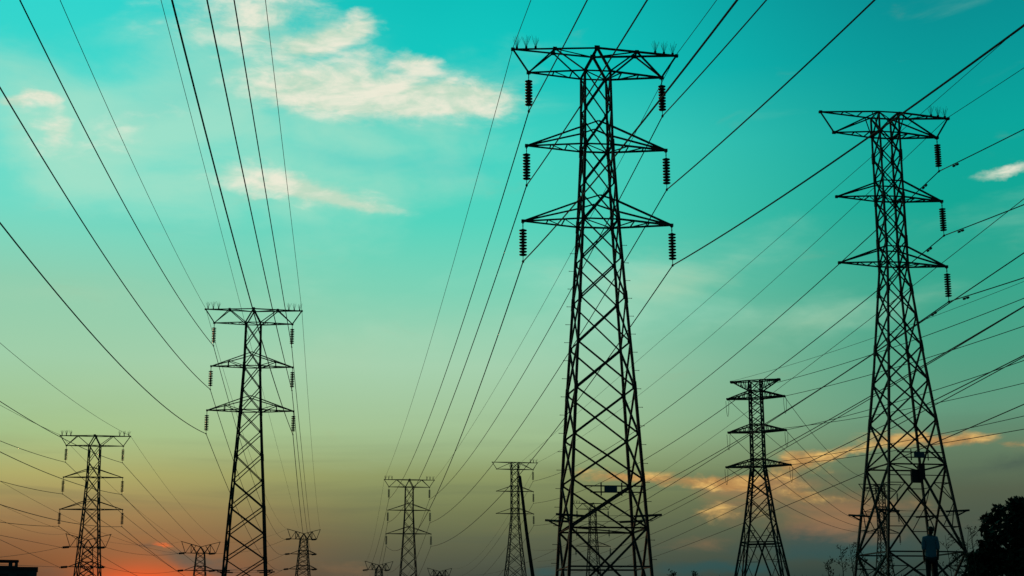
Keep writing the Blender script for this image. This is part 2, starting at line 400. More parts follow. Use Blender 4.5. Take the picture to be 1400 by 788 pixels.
        if kind == 'A':
            f0, f1 = horn.lerp(Vector((0,-b0,zz(zr))), .5), horn.lerp(Vector((0,b0,zz(zr))), .5)
            m.bar(f0, f1, AW*.8, ang); m.bar(f0, (0, b0, zz(zr)), AW*.7, ang)
        for u, v in ((.45, .45), (.78, .78)):             # lacing between the two chords
            m.bar(tip.lerp(P(sd_,-1,Z1), u), tip.lerp(P(sd_,1,Z1), v), AW*.7, ang)
        m.bar(tip.lerp(P(sd_,-1,Z1), .45), tip.lerp(P(sd_,1,Z1), .78), AW*.65, ang)
        m.bar(tip.lerp(P(sd_,-1,Z1), .78), P(sd_,1,Z1), AW*.65, ang)
        if kind == 'B':
            for u in (.4, .72):
                m.bar(horn.lerp(P(sd_,-1,ZR), u), horn.lerp(P(sd_,1,ZR), u), AW*.65, ang)
            m.bar(horn.lerp(P(sd_,-1,ZR), .4), horn.lerp(P(sd_,1,ZR), .72), AW*.6, ang)
        m.bar(horn, tip, AW*1.2, ang)
        m.box(horn, .26, .26, .2); m.box(tip, .3, .24, .22)
        arm = m.build('crossarm', STEEL, root)
        att[('h', sd_)] = horn; att[(1, sd_)] = tip
        if birds and (('L' in birds and sd_ < 0) or ('R' in birds and sd_ > 0)):
            rnd = random.Random(7+sd_)
            for q in ((.3, 1.0, 1.7) if detail else (.3, 1.1, 1.9)):
                inner = Vector((0, -b0, zz(zr))) if kind == 'A' else P(sd_, -1, ZR)
                base = horn.lerp(inner, q/(horn-inner).length) + Vector((0, 0, .1)); m2 = MB()
                m2.box(base, .16, .16, .2)
                for i in range(11):
                    an = (i-5)*.085 + rnd.uniform(-.04, .04); bn = rnd.uniform(-.35, .35); ln = rnd.uniform(.6, 1.0)
                    m2.tube([base, base + Vector((math.sin(an), math.sin(bn), 1)).normalized()*ln], .009 if detail else .013, 3)
                m2.build('bird_spike', STEEL, root)
        for ti, z, tipx in ((2, Z2, a2), (3, Z3, a3)):
            m = MB(); tip = Vector((sd_*tipx, 0, zz(z))); up = 1.4
            for fy in (-1, 1):
                m.bar(tip, P(sd_, fy, z), AW*1.1, ang); m.bar(tip, P(sd_, fy, z+up), AW*1.1, ang)
                if posts:
                    lo_, hi_ = tip.lerp(P(sd_, fy, z), .52), tip.lerp(P(sd_, fy, z+up), .52)
                    m.bar(lo_, hi_, AW*.8, ang); m.bar(hi_, P(sd_, fy, z), AW*.8, ang)
            for u in (.42, .7):
                m.bar(tip.lerp(P(sd_,-1,z), u), tip.lerp(P(sd_,1,z), u), AW*.65, ang)
            m.bar(tip.lerp(P(sd_,-1,z), .42), tip.lerp(P(sd_,1,z), .7), AW*.6, ang)
            m.bar(tip.lerp(P(sd_,-1,z), .7), P(sd_,1,z), AW*.6, ang)
            for fy in (-1, 1):                             # tie across the body above the arm
                ap = Vector((0, fy*hw(z+up)*s, zz(z+up+(.4 if kind == 'A' else 0))))
                m.bar(P(sd_, fy, z+up), ap, AW*.9, ang)
            m.box(tip, .22, .22, .22)
            m.build('crossarm', STEEL, root)
            att[(ti, sd_)] = tip
    # step bolts: sub-parts of two opposite legs
    if bolts:
        base_me = None
        for li, sgn in ((3, -1), (1, 1)):
            leg = legs[li]; c = corners[li]; z = zg + 3.0; bi = 0
            while z < Z3 - 1.5:
                p = P(*c, z)
                if base_me is None:
                    mm = MB(); mm.tube([(0,0,0),(.42,0,0)], .02, 5); mm.box((.42,0,0), .03, .06, .06)
                    ob = mm.build('step_bolt', STEEL, leg); base_me = ob
                else:
                    ob = base_me.copy(); COL.objects.link(ob); ob.parent = leg
                ob.location = p; ob.rotation_euler = (0, 0, 0 if sgn > 0 else math.pi)
                z += 1.32
    if guards:
        z = guards; m = MB()
        for cx_, cy_ in corners:
            p = P(cx_, cy_, z)
            m.bar(p - Vector((cx_*.9,0,-.05)), p + Vector((cx_*1.05,cy_*.1,.16)), .15, False)
            m.bar(p + Vector((cx_*.1,0,-.25)), p + Vector((cx_*.75,cy_*.05,.08)), .1, False)
        for fy in (-1, 1):
            for o in (.25, .5, .75, 1.0):
                q = hw(z)*s + o
                m.tube([(-q, fy*hw(z)*s, zz(z)+.12*o+.05), (-q*.3, fy*hw(z)*s, zz(z)+.06), (q*.3, fy*hw(z)*s, zz(z)+.09), (q, fy*hw(z)*s, zz(z)+.12*o+.05)], .012, 4)
        for sx_ in (-1, 1):
            for o in (.35, .7, 1.0):
                q = hw(z)*s
                m.tube([(sx_*(q+o), -q, zz(z)+.1), (sx_*(q+o), 0, zz(z)), (sx_*(q+o), q, zz(z)+.1)], .014, 4)
        m.build('climbing_guard', STEEL, root)
    if sign:
        z, sx0 = sign; y0 = -hw(z)*s - .12
        m = MB()
        wv = hw(z)*s
        m.bar((-wv*.72, y0, zz(z)+.21), (wv, y0, zz(z)+.21), .09, ang); m.bar((-wv*.5, y0, zz(z)-.21), (wv*.98, y0, zz(z)-.21), .09, ang)
        for q in (-.72, .72): m.bar((sx0+q, y0-.03, zz(z)+.45), (sx0+q, y0-.03, zz(z)-.45), .09, ang)
        m.build('sign_bracket', STEEL, root)
        m = MB(); m.box((sx0-.06, y0-.1, zz(z)), .9, .03, .46); m.build('sign_plate', SIGN, root)
    if box:
        m = MB(); z = 11.75; wv = hw(z)*s
        m.box((-.3, -wv-.2, zz(z)), .85, .3, 1.05); m.box((.1, -wv-.32, zz(z)+.3), .5, .36, 1.15); m.bar((-wv,-wv-.03,zz(z)+.1),(wv,-wv-.03,zz(z)+.1), .07)
        m.build('equipment_box', RUST, root)
    Mx = Matrix.Translation((X, D, GZ)) @ Matrix.Rotation(yaw, 4, 'Z')
    return {k: Mx @ v for k, v in att.items()}

# ------------------------------------------------------------------ insulators
INS = 'insulator strings on the towers'
disc_me = {}
def disc_mesh(rad, seg):
    if (rad, seg) in disc_me: return disc_me[(rad, seg)]
    prof = [(.06,.125),(.085,.115),(.1,.075),(.17,.06),(rad,.01),(rad*.98,-.04),(rad*.72,-.075),(.09,-.085),(.06,-.125)]
    m = MB()
    for r, z in prof:
        for q in range(seg):
            t = 2*math.pi*q/seg; m.v.append(Vector((r*math.cos(t), r*math.sin(t), z)))
    for k in range(len(prof)-1):
        for q in range(seg):
            j = (q+1) % seg; m.f.append((k*seg+j, k*seg+q, (k+1)*seg+q, (k+1)*seg+j))
    me = bpy.data.meshes.new('insulator_disc'); me.from_pydata([tuple(v) for v in m.v], [], m.f); me.materials.append(PORC)
    me.polygons.foreach_set('use_smooth', [True]*len(me.polygons)); disc_me[(rad, seg)] = me
    return me
def insulator(top, label, length=2.95, n=9, rad=.29, direction=None, seg=12, hang=.5):
    """string from 'top' to its clamp; returns the clamp point"""
    root = empty('insulator_string', top); tag(root, label, 'insulator', INS)
    d = Vector(direction).normalized() if direction is not None else Vector((0,0,-1))
    root.rotation_euler = Vector((0,0,-1)).rotation_difference(d).to_euler()
    m = MB(); m.tube([(0,0,0),(0,0,-hang)], .03, 6); m.box((0,0,-.06), .1, .07, .16); m.box((0,0,-hang*.6), .07, .12, .14)
    m.build('hanger', STEEL, root)
    body = length - hang - .4; pitch = body/n; me = disc_mesh(rad, seg)
    for i in range(n):
        o = bpy.data.objects.new('insulator_disc', me); COL.objects.link(o); o.parent = root
        o.location = (0, 0, -hang - pitch*(i+.5)); o.scale = (1, 1, pitch/.25)
    m = MB(); m.tube([(0,0,-length+.42),(0,0,-length+.1)], .028, 6)
    m.tube([(0,-.22,-length-.02),(0,-.1,-length),(0,.1,-length),(0,.22,-length-.02)], [.05,.09,.09,.05], 8)
    m.build('clamp', STEEL, root)
    return Vector(top) + d*length

# ------------------------------------------------------------------ wires
WG = 'overhead power lines'
NWIRE = 0
def wire(P0, P1, mid, r, label, t1=1.0, t0=0.0, n=48, dampers=()):
    """sagging wire in the vertical plane through P0 and P1, passing the sight line 'mid'"""
    P0 = Vector(P0); P1 = Vector(P1)
    sag = 0.0
    if mid is not None:
        o = Vector((0,0,CZ)); d = ray(*mid)
        hd = Vector((P1.x-P0.x, P1.y-P0.y)); nrm = Vector((-hd.y, hd.x))
        den = nrm.x*d.x + nrm.y*d.y
        if abs(den) > 1e-9:
            k = (nrm.x*(P0.x-o.x) + nrm.y*(P0.y-o.y))/den
            q = o + d*k; t = ((q.x-P0.x)*hd.x + (q.y-P0.y)*hd.y)/hd.length_squared
            z = P0.z + (P1.z-P0.z)*t
            if abs(t*(1-t)) > .004 and k > 0: sag = (z - q.z)/(4*t*(1-t))
    else: sag = .02*(P1-P0).length
    span = math.hypot(P1.x-P0.x, P1.y-P0.y)
    lim = .075*span
    sag = min(max(sag, 0.0), lim)
    f = lambda t: P0 + (P1-P0)*t - Vector((0,0,4*sag*t*(1-t)))
    pts = [f(t0 + (t1-t0)*i/n) for i in range(n+1)]
    c = pts[0].copy()
    m = MB(); m.tube([p-c for p in pts], r, 6)
    o = m.build('power_line', CABLE, None, True); o.location = c
    tag(o, label, 'power line', WG)
    for dist in dampers:
        t = dist/span; p = f(t); tg = (f(t+.002)-p).normalized(); m2 = MB(); q = p - c - Vector((0,0,.16))
        m2.tube([q-tg*.4, q+tg*.4], .022, 5)
        for e in (-1, 1): m2.tube([q+tg*e*.14, q+tg*e*.2, q+tg*e*.44, q+tg*e*.5], [.05,.1,.1,.05], 8)
        m2.bar(q, q+Vector((0,0,.13)), .05, False)
        m2.build('vibration_damper', STEEL, o)
    return f

# ------------------------------------------------------------------ the towers
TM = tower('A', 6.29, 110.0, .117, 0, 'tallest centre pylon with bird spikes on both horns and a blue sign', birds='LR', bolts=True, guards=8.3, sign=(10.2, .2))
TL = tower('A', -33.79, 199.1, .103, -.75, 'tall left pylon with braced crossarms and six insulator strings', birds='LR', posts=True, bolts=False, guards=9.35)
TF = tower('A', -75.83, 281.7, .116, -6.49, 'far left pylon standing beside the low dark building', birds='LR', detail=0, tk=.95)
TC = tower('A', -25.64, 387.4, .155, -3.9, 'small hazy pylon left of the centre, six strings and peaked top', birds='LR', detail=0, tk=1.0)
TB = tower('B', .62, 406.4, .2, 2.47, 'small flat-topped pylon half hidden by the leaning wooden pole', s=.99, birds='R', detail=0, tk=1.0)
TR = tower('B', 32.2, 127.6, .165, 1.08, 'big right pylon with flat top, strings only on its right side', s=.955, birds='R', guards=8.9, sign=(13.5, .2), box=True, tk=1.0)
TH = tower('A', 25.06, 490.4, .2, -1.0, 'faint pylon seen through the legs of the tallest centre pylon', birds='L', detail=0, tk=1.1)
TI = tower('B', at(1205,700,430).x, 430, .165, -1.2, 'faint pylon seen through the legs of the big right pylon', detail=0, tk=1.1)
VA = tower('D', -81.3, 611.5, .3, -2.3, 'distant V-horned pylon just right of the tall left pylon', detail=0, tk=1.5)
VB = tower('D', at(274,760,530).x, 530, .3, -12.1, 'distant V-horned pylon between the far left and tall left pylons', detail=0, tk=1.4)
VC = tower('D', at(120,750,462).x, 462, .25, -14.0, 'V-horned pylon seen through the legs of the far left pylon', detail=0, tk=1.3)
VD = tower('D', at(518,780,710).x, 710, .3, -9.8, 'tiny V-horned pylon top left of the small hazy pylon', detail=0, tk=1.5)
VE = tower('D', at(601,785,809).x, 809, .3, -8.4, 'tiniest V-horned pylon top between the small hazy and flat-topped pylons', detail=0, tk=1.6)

def strain_tower(px, D, yaw, label):
    zof = lambda y: at(px, y, D).z
    X = at(px, 600, D).x
    root = empty('transmission_tower', (X, D, GZ), yaw); tag(root, label, 'pylon', TW_GROUP)
    tab = [(zof(519)-GZ, .95), (zof(637)-GZ, 1.03), (zof(714)-GZ, 2.2), (zof(788)-GZ, 3.75), (0, 5.6)]
    hw = lambda z: interp(tab, z)
    P = lambda a, b, z: Vector((a*hw(z), b*hw(z), z))
    Zs = [zof(y)-GZ for y in (521, 535, 545, 556, 568, 580, 591, 603, 616, 628, 638.5, 660, 681, 714)]
    corners = [(-1,-1),(1,-1),(1,1),(-1,1)]; faces = [(corners[i], corners[(i+1) % 4]) for i in range(4)]
    kz = [Zs[0], tab[1][0], tab[2][0], tab[3][0], 0]
    for c in corners:
        m = MB()
        for a, b in zip(kz, kz[1:]): m.bar(P(*c, a), P(*c, b), .30 if a < tab[1][0]+.1 else .24, False)
        m.box(P(*c, 0), .9, .9, .6); m.build('leg', STEEL, root)
    m = MB()
    for a, b in zip(Zs, Zs[1:]):
        for c0, c1 in faces:
            w = .15 if a-b > 2 else .12
            m.bar(P(*c0,a), P(*c1,b), w); m.bar(P(*c1,a)*.998, P(*c0,b)*.998, w)
            if a - b > 2:                                   # secondary lacing inside the large panels
                mid_ = (P(*c0,(a+b)/2) + P(*c1,(a+b)/2))/2
                for c in (c0, c1):
                    for t in (.3, .6):
                        m.bar(P(*c, b+(a-b)*(.5+t/2)), P(*c, a).lerp(mid_, t)*1.0, .07); m.bar(P(*c, b+(a-b)*(.5-t/2)), P(*c, b).lerp(mid_, t), .07)
                    m.bar(P(*c, (a+b)/2), P(*c,b).lerp(mid_,.6), .07)
    zb = Zs[-1]; zm = zof(742.5)-GZ; zf = zof(790)-GZ
    for c0, c1 in faces:
        ctr = (P(*c0,zm)+P(*c1,zm))/2
        m.bar(P(*c0,zm), P(*c1,zm), .2); m.bar(P(*c0,zm-.5), P(*c1,zm-.5), .12)
        for c in (c0, c1):
            m.bar(P(*c,zb), ctr, .17)
            foot = P(*c,0); m.bar(ctr, foot, .2)
            for t in (.2, .4, .6, .8):
                m.bar(ctr.lerp(foot, t), P(*c, zm*(1-t)), .08); m.bar(ctr.lerp(foot, t), P(*c, zm*(1-t+.2)), .08)
            for t in (.35, .7): m.bar(P(*c,zb).lerp(ctr, t), P(*c, zb+(zm-zb)*t), .08)
            m.bar(P(*c,zb).lerp(ctr,.35), P(*c, zm), .08)
    m.build('bracing', STEEL, root)
    zt = Zs[0]
    bt = MB()
    for zb_ in (Zs[0], Zs[1], zof(545)-GZ, zof(535)-GZ, zof(591)-GZ, zof(581)-GZ, zof(638.5)-GZ, zof(628.5)-GZ):
        for c0, c1 in faces: bt.bar(P(*c0,zb_), P(*c1,zb_), .17)
        bt.bar(P(-1,-1,zb_), P(1,1,zb_), .1)
    bt.build('belt_bracing', STEEL, root)
    for sd_ in (-1, 1):
        m = MB(); tip = Vector((sd_*4.0, 0, zt))
        for fy in (-1, 1):
            e = tip + Vector((0, fy*.35, 0)); lo = P(sd_, fy, Zs[1])
            m.bar(e, P(sd_, fy, zt), .2); m.bar(e, lo, .18)
            for t in (.2, .45, .7):
                m.bar(e.lerp(P(sd_,fy,zt), t), e.lerp(lo, t+.1), .09); m.bar(e.lerp(P(sd_,fy,zt), t+.15), e.lerp(lo, t+.1), .09)
        m.box(tip, .5, .9, .35); m.build('crossarm', STEEL, root)
    tips = {}
    for k, (ylow, yup, half) in enumerate(((545, 535, 4.8), (591, 581, 4.8), (638.5, 628.5, 5.35)), 1):
        zl, zu = zof(ylow)-GZ, zof(yup)-GZ
        for sd_ in (-1, 1):
            m = MB(); tip = Vector((sd_*half, 0, zl+.12))
            for fy in (-1, 1):
                e = tip + Vector((0, fy*.4, 0))
                m.bar(e, P(sd_,fy,zl), .24); m.bar(e, P(sd_,fy,zu), .2)
                for t in (.15, .35, .55, .75):
                    m.bar(e.lerp(P(sd_,fy,zl), t), e.lerp(P(sd_,fy,zu), t+.12), .09); m.bar(e.lerp(P(sd_,fy,zl), t+.2), e.lerp(P(sd_,fy,zu), t+.12), .09)
                m.bar(e, P(sd_,-fy,zl), .1)
            m.box(tip, .35, 1.0, .3); m.build('crossarm', STEEL, root)
            # jumper loop under the arm end
            j = MB(); pts = []
            for i in range(15):
                t = i/14; pts.append((sd_*(half+.1)+ (t-.5)*.35, (t-.5)*.7, zl - .2 - 2.6*math.sin(math.pi*t)**.5))
            j.tube(pts, .035, 5); j.build('jumper_loop', CABLE, root)
            tips[(k, sd_)] = Matrix.Translation((X, D, GZ)) @ Matrix.Rotation(yaw, 4, 'Z') @ tip
        for c0, c1 in faces: 
            mm = None
    for sd_ in (-1, 1): tips[('h', sd_)] = Matrix.Translation((X, D, GZ)) @ Matrix.Rotation(yaw, 4, 'Z') @ Vector((sd_*4.0, 0, zt))
    return tips
TS = strain_tower(1035.5, 260, -.35, 'stout dark pylon with short latticed arms and hanging jumper loops')

# ------------------------------------------------------------------ insulator strings
ROW = {1: 'top', 2: 'middle', 3: 'bottom'}; SIDE = {-1: 'left', 1: 'right'}
def hang_all(att, who, sides, n=9, seg=12, length=2.95):
    ends = {}
    for k in (1, 2, 3):
        for sd_ in sides:
            ends[(k, sd_)] = insulator(att[(k, sd_)] - Vector((0,0,.08)), f'insulator string under the {ROW[k]} {SIDE[sd_]} crossarm of {who}', length, n, seg=seg)
    for sd_ in (-1, 1): ends[('h', sd_)] = att[('h', sd_)] + Vector((0,0,.1))
    return ends
WM, WL, WF, WC, WB_, WR, WH, WI = ('the tallest centre pylon', 'the tall left pylon', 'the far left pylon', 'the small hazy pylon', 'the small flat-topped pylon',
    'the big right pylon', 'the faint pylon behind the tallest', 'the faint pylon behind the right one')
EM = hang_all(TM, WM, (-1, 1)); EL_ = hang_all(TL, WL, (-1, 1), seg=10); EF = hang_all(TF, WF, (-1, 1), seg=8)
EC = hang_all(TC, WC, (-1, 1), seg=8); EB = hang_all(TB, WB_, (1,), seg=8); ER = hang_all(TR, WR, (1,), n=10)
EH = hang_all(TH, WH, (-1, 1), seg=6); EI = hang_all(TI, WI, (1,), seg=6)

def strain_all(att, who, aim, sides=(-1, 1), seg=6, length=3.0, rows=(1,2,3)):
    ends = {}
    for k in rows:
        for sd_ in sides:
            d = (Vector(aim) - att[(k, sd_)]); d.z = -abs(d.length)*.10; d.normalize()
            ends[(k, sd_)] = insulator(att[(k, sd_)], f'strained string on the {ROW[k]} {SIDE[sd_]} arm of {who}', length, 8, .36, d, seg, hang=.35)
    for sd_ in (-1, 1): ends[('h', sd_)] = att[('h', sd_)]
    return ends
EVA = strain_all(VA, 'V-horned pylon right of the tall left', (-160, 500, 30))
EVB = strain_all(VB, 'V-horned pylon left of the tall left', (-190, 440, 28))
EVC = strain_all(VC, 'the pylon through the far left legs', (-190, 380, 28), rows=(1, 2))
EVD = strain_all(VD, 'tiny pylon beside the small hazy one', (-140, 640, 20), rows=(1,))

# ------------------------------------------------------------------ the wires
RC, RS = .044, .025
def near_span(E, yaw, who, mids, where, span=280, dampers=(), r=RC, dz=0):
    dv = Vector((math.sin(yaw), -math.cos(yaw), dz/span))*span
    for key, px in mids.items():
        k, sd_ = key; P0 = E[key]
        nm = (f'earth wire from the {SIDE[sd_]} horn of {who} {where}' if k == 'h' else f'conductor from the {ROW[k]} {SIDE[sd_]} of {who} {where}')
        wire(P0, P0+dv, px, RS if k == 'h' else r, nm, n=70, dampers=() if k == 'h' else dampers)
def far_span(E0, E1, who, to, mids, r=RC, keymap=None):
    for key, px in mids.items():
        k, sd_ = key
        if key not in E0: continue
        e1 = E1.get(key)
        if e1 is None: continue
        nm = (f'earth wire from the {SIDE[sd_]} horn of {who} {to.replace("down ", "")}' if k == 'h' else f'conductor from the {ROW[k]} {SIDE[sd_]} of {who} {to}')
        wire(E0[key], e1, px, RS if k == 'h' else r, nm)
H = 'h'
near_span(EM, .117, WM, {(1,-1):(803,0),(2,-1):(885,0),(3,-1):(1008,0),(1,1):(1048,0),(2,1):(1196,0),(3,1):(1400,35),(H,-1):(726,0),(H,1):(980,0)}, 'rising overhead')
far_span(EM, EC, WM, 'down to the small hazy pylon', {(H,-1):(610,394),(1,-1):(648,394),(2,-1):(673,394),(3,-1):(703,394),(H,1):(755,394),(1,1):(782,394),(2,1):(706,591),(3,1):(757,591)})
far_span(EC, {**EVD, (2,-1):VD[(2,-1)], (3,-1):VD[(3,-1)], (2,1):VD[(2,1)], (3,1):VD[(3,1)]}, WC, 'down to a tiny pylon', {(H,-1):(503,763),(1,-1):None,(2,-1):None,(3,-1):None,(1,1):None,(2,1):None,(3,1):None})
near_span(EL_, .103, WL, {(1,-1):(27,0),(2,-1):(0,120),(3,-1):(0,305),(H,-1):(82,0),(1,1):(320,0),(2,1):(283,0),(3,1):(235,0),(H,1):(372,0)}, 'rising overhead', dz=9)
far_span(EL_, EVA, WL, 'down to the V-horned pylon', {(1,-1):(325,591),(2,-1):(306,591),(3,-1):(317,680),(H,-1):(327,577),(1,1):(417.5,664),(2,1):(412.4,664),(3,1):(407,664),(H,1):(430.7,664)})
near_span(EF, .116, WF, {(1,-1):(0,603),(2,-1):(0,658),(3,-1):(0,714),(1,1):(0,549),(2,1):(0,618),(3,1):(0,690),(H,-1):(0,554),(H,1):(0,469)}, 'out to the left')
far_span(EF, EVB, WF, 'down to the V-horned pylon', {(1,-1):(170,705),(2,-1):(175,735),(3,-1):(140,761),(1,1):(217,688),(2,1):(205,716),(3,1):(210,757),(H,-1):(145,658),(H,1):(225,663)})
near_span(ER, .165, WR, {(1,1):(1400,177),(2,1):(1400,280),(3,1):(1400,380),(H,1):(1400,93)}, 'out to the right', dampers=(2.6, 3.4) if False else (3.2,), r=.042)
for k, px in ((1,(891,574)),(2,(1041,521)),(3,(1055,574))):
    wire(ER[(k,1)], EB[(k,1)], px, RC, f'conductor from the {ROW[k]} right of {WR} down to the small flat-topped pylon', n=60, dampers=(3.4,))
wire(ER[(H,1)], EB[(H,1)], (1065,377), RS, 'thin earth wire from the horn of the big right pylon down to the flat-topped one')
far_span(EB, {k: VE[k] for k in ((1,1),(2,1),(3,1),(H,1))}, WB_, 'down behind the leaning pole', {(1,1):None,(2,1):None,(3,1):None,(H,1):None})

def pw(a, b, mid, r, label, t1=1.0, t0=0.0): wire(at(*a), at(*b) if isinstance(b, tuple) else b, mid, r, label, t1, t0)
pw((714,631,406), (1400,33,128), (1191,194), .026, 'long thin wire passing behind the top of the big right pylon', 1.4)
# wires passing behind the right half of the picture
pw((834,689,490), (1400,272,120), (1060,535), RS*1.2, 'thin wire crossing just above the top of the stout dark pylon', 1.3)
pw((640,786,800), (1400,346,110), (1025,595), RC, 'wire running close under the bottom right conductor of the big right pylon', 1.3)
pw((728,752,800), (1400,419,120), (1104,591), RC*1.1, 'upper wire of the pair meeting at the right edge beside the right pylon', 1.3)
pw((735,768,800), (1400,419.6,126), (1051,626), RC, 'lower wire of the pair meeting at the right edge beside the right pylon', 1.3)
pw((733,776,800), (1400,486,130), (1054,657), RC*1.1, 'upper wire of the second pair, crossing the stout pylon at its waist', 1.3)
pw((742,787,800), (1400,488,136), (1057,670), RC, 'lower wire of the second pair, crossing the stout pylon below its waist', 1.3)
pw((780,791,800), (1400,553,140), (1062,697), RC*1.1, 'lowest long wire crossing the splayed legs of the stout dark pylon', 1.3)
# the stout pylon's own wires
pw((1002,521,261), (1400,385,170), (1192,463), RS, 'thin earth wire from the top left of the stout dark pylon', 1.3)
pw((1063,523,259), (1400,408,170), (1192,485), RC, 'dark wire from the top right corner of the stout dark pylon', 1.3)
for k, (mid, end, nm) in {1: ((1192,512),(1400,446,170),'top'), 2: ((1190,560),(1400,493,170),'middle'), 3: ((1289,606),(1400,587,170),'bottom')}.items():
    wire(TS[(k,1)], at(*end), mid, RC, f'conductor from the {nm} right arm of the stout dark pylon to the right', 1.3)
for k, (mid, end, nm) in {2: ((1282,551),(1400,524,175),'middle'), 3: ((1289,593),(1400,569,175),'bottom')}.items():
    wire(TS[(k,-1)], at(*end), mid, RC*.9, f'conductor from the {nm} left arm of the stout dark pylon to the right', 1.3)
for k, sd_, mid, end, nm in ((1,1,(1109,591),(1190,656,430),'top right'),(2,1,(1110,626),(1191,684,430),'middle right'),(3,1,(1122,678),(1190,714,430),'bottom right'),
                             (1,-1,(1049,595),(1189,692,431),'top left'),(2,-1,None,(1189,722,431),'middle left'),(3,-1,(1060,683),(1188,729,430),'bottom left')):
    wire(TS[(k,sd_)], at(*end), mid, RC, f'slack conductor from the {nm} arm of the stout pylon sagging right')
# far left
pw((0,732,300), EVC[(1,-1)], (50,741), RC, 'wire from the left edge sagging to the near arm behind the far left pylon', 1, -.3)
pw((0,762,330), EVC[(1,-1)] + Vector((0,0,.1)), (45,756), RC, 'wire rising from the left edge to the arm behind the far left pylon', 1, -.3)
pw((0,711,300), VC[(H,-1)], (45,727), RS, 'thin wire from the left edge to the horn behind the far left pylon', 1, -.3)
pw((0,738,320), EVC[(2,-1)], (40,755), RC, 'wire from the left edge passing above the dark building', 1, -.3)
pw((0,772,340), EVC[(2,-1)] + Vector((0,0,.1)), (45,771), RC, 'lowest wire at left, skimming the roof of the dark building', 1, -.3)
pw((0,658,320), EVB[(1,-1)], (79,701), RS*1.2, 'thin wire from the left edge passing behind the far left pylon', 1, -.3)
pw((0,690,330), VB[(H,-1)], (60,716), RS, 'thinnest wire from the left edge to the horns of the second pylon', 1, -.3)
for k in (1, 2):
    wire(VC[(k,1)], EVB[(k,-1)], None, RC, f'{ROW[k]} wire strung between the two V-horned pylons at far left')
for k in (1, 2, 3):
    wire(VB[(k,1)], EVA[(k,-1)], None, RC, f'{ROW[k]} wire strung behind the legs of the tall left pylon')
wire(VB[(H,1)], VA[(H,-1)], None, RS, 'thin earth wire strung behind the legs of the tall left pylon')
pw((408,722,611), (220,0,112), (328,370), RS, 'thin wire falling behind the top of the tall left pylon', 1.3)

# ------------------------------------------------------------------ leaning pole
WOOD = mat('dark_weathered_wood', (.03,.024,.02), (.05,.04,.03), .9, 0, 6, .3)
top = at(710.4, 652, 100); bot = at(728.3, 788, 100); d = (top-bot).normalized(); base = bot - d*((bot.z-GZ)/d.z)
root = empty('leaning_pole', base); tag(root, 'dark wooden pole leaning to the left in front of the small flat-topped pylon', 'pole')
m = MB(); ln = (top-base).length
m.tube([d*(ln*t/8) + Vector((.02*math.sin(t), 0, 0)) for t in range(-1, 9)], [.135 - .006*t for t in range(-1, 9)], 12); m.build('shaft', WOOD, root, True)
m = MB(); m.tube([d*ln*.992, d*(ln+.02), d*(ln+.1)], [.1, .1, .03], 10); m.build('pole_cap', RUST, root)

# ------------------------------------------------------------------ building at the left edge
WALL = mat('dark_teal_plaster', (.07,.09,.09), (.10,.12,.115), .9, 0, 1.5, .1)
GLASS = mat('window_glass', (.02,.03,.03), (.03,.04,.04), .08, 0, 1)
TRIM = mat('dark_trim', (.03,.036,.036), (.045,.05,.05), .8, 0, 3)
BD = 250
k = BD/F
x1 = at(50.5, 780, BD).x; xm = at(25, 780, BD).x; zt1 = at(30, 775.5, BD).z; zt2 = at(10, 766, BD).z
bx0 = x1 - 16; BA = .29
bc = Vector((x1, BD, GZ)) + Matrix.Rotation(BA, 3, 'Z') @ Vector((-8, 5, 0))
root = empty('block_building', bc, BA); tag(root, 'low dark flat-roofed building with stair tower at bottom left', 'building')
o = Vector(root.location)
def bput(name, m, mt, par=root): return m.build(name, mt, par)
hmain = zt1 - GZ; htop = zt2 - GZ
m = MB(); m.box(((0), 0, hmain/2-.2), x1-bx0, 10, hmain-.4); wall = bput('wall', m, WALL)
m = MB(); m.box((0, 0, hmain-.2), x1-bx0+.3, 10.3, .4); bput('roof', m, TRIM)
for i in range(5):
    for fl in range(3):
        m = MB(); wx = (x1-bx0)/2 - 2.2 - i*2.9; wz = hmain - 1.75 - fl*3.0
        for (cx_, cz_, a, b) in ((wx, wz+.55, 1.5, .08), (wx, wz-.55, 1.5, .08), (wx-.72, wz, .07, 1.1), (wx+.72, wz, .07, 1.1), (wx, wz, .06, 1.1)): m.box((cx_, -5.03, cz_), a, .12, b)
        fr = bput('window', m, TRIM); m = MB(); m.box((wx, -5.012, wz), 1.38, .03, 1.04); m.build('pane', GLASS, fr)
# roof-top stair tower with open windows through which the sky shows
tx1 = 8 - (x1-xm)/math.cos(BA); tx0 = tx1 - 7.0; th = htop - hmain
m = MB()
m.box(((tx0+tx1)/2, -2.9, hmain+.12), tx1-tx0, .2, .24); m.box(((tx0+tx1)/2, 1.9, hmain+.05), tx1-tx0, .2, .1)
nx = 7
for i in range(nx+1):
    if i in (2, 5): continue
    px_ = tx0 + (tx1-tx0)*i/nx
    for yy in ((-2.9, 1.9) if i in (0, nx) else (-2.9,)): m.box((px_ + (.15 if i == 0 else -.15 if i == nx else 0), yy, hmain+th*.5), .42 if i % 3 else .6, .24, th*.98)
m.box(((tx0+tx1)/2, -2.9, htop-.1), tx1-tx0, .22, .16); m.box(((tx0+tx1)/2, 1.9, htop-.1), tx1-tx0, .22, .16)
bput('stair_tower', m, WALL)
m = MB(); m.box(((tx0+tx1)/2, -.5, htop), tx1-tx0+.4, 5.6, .14); bput('stair_tower_roof', m, TRIM)

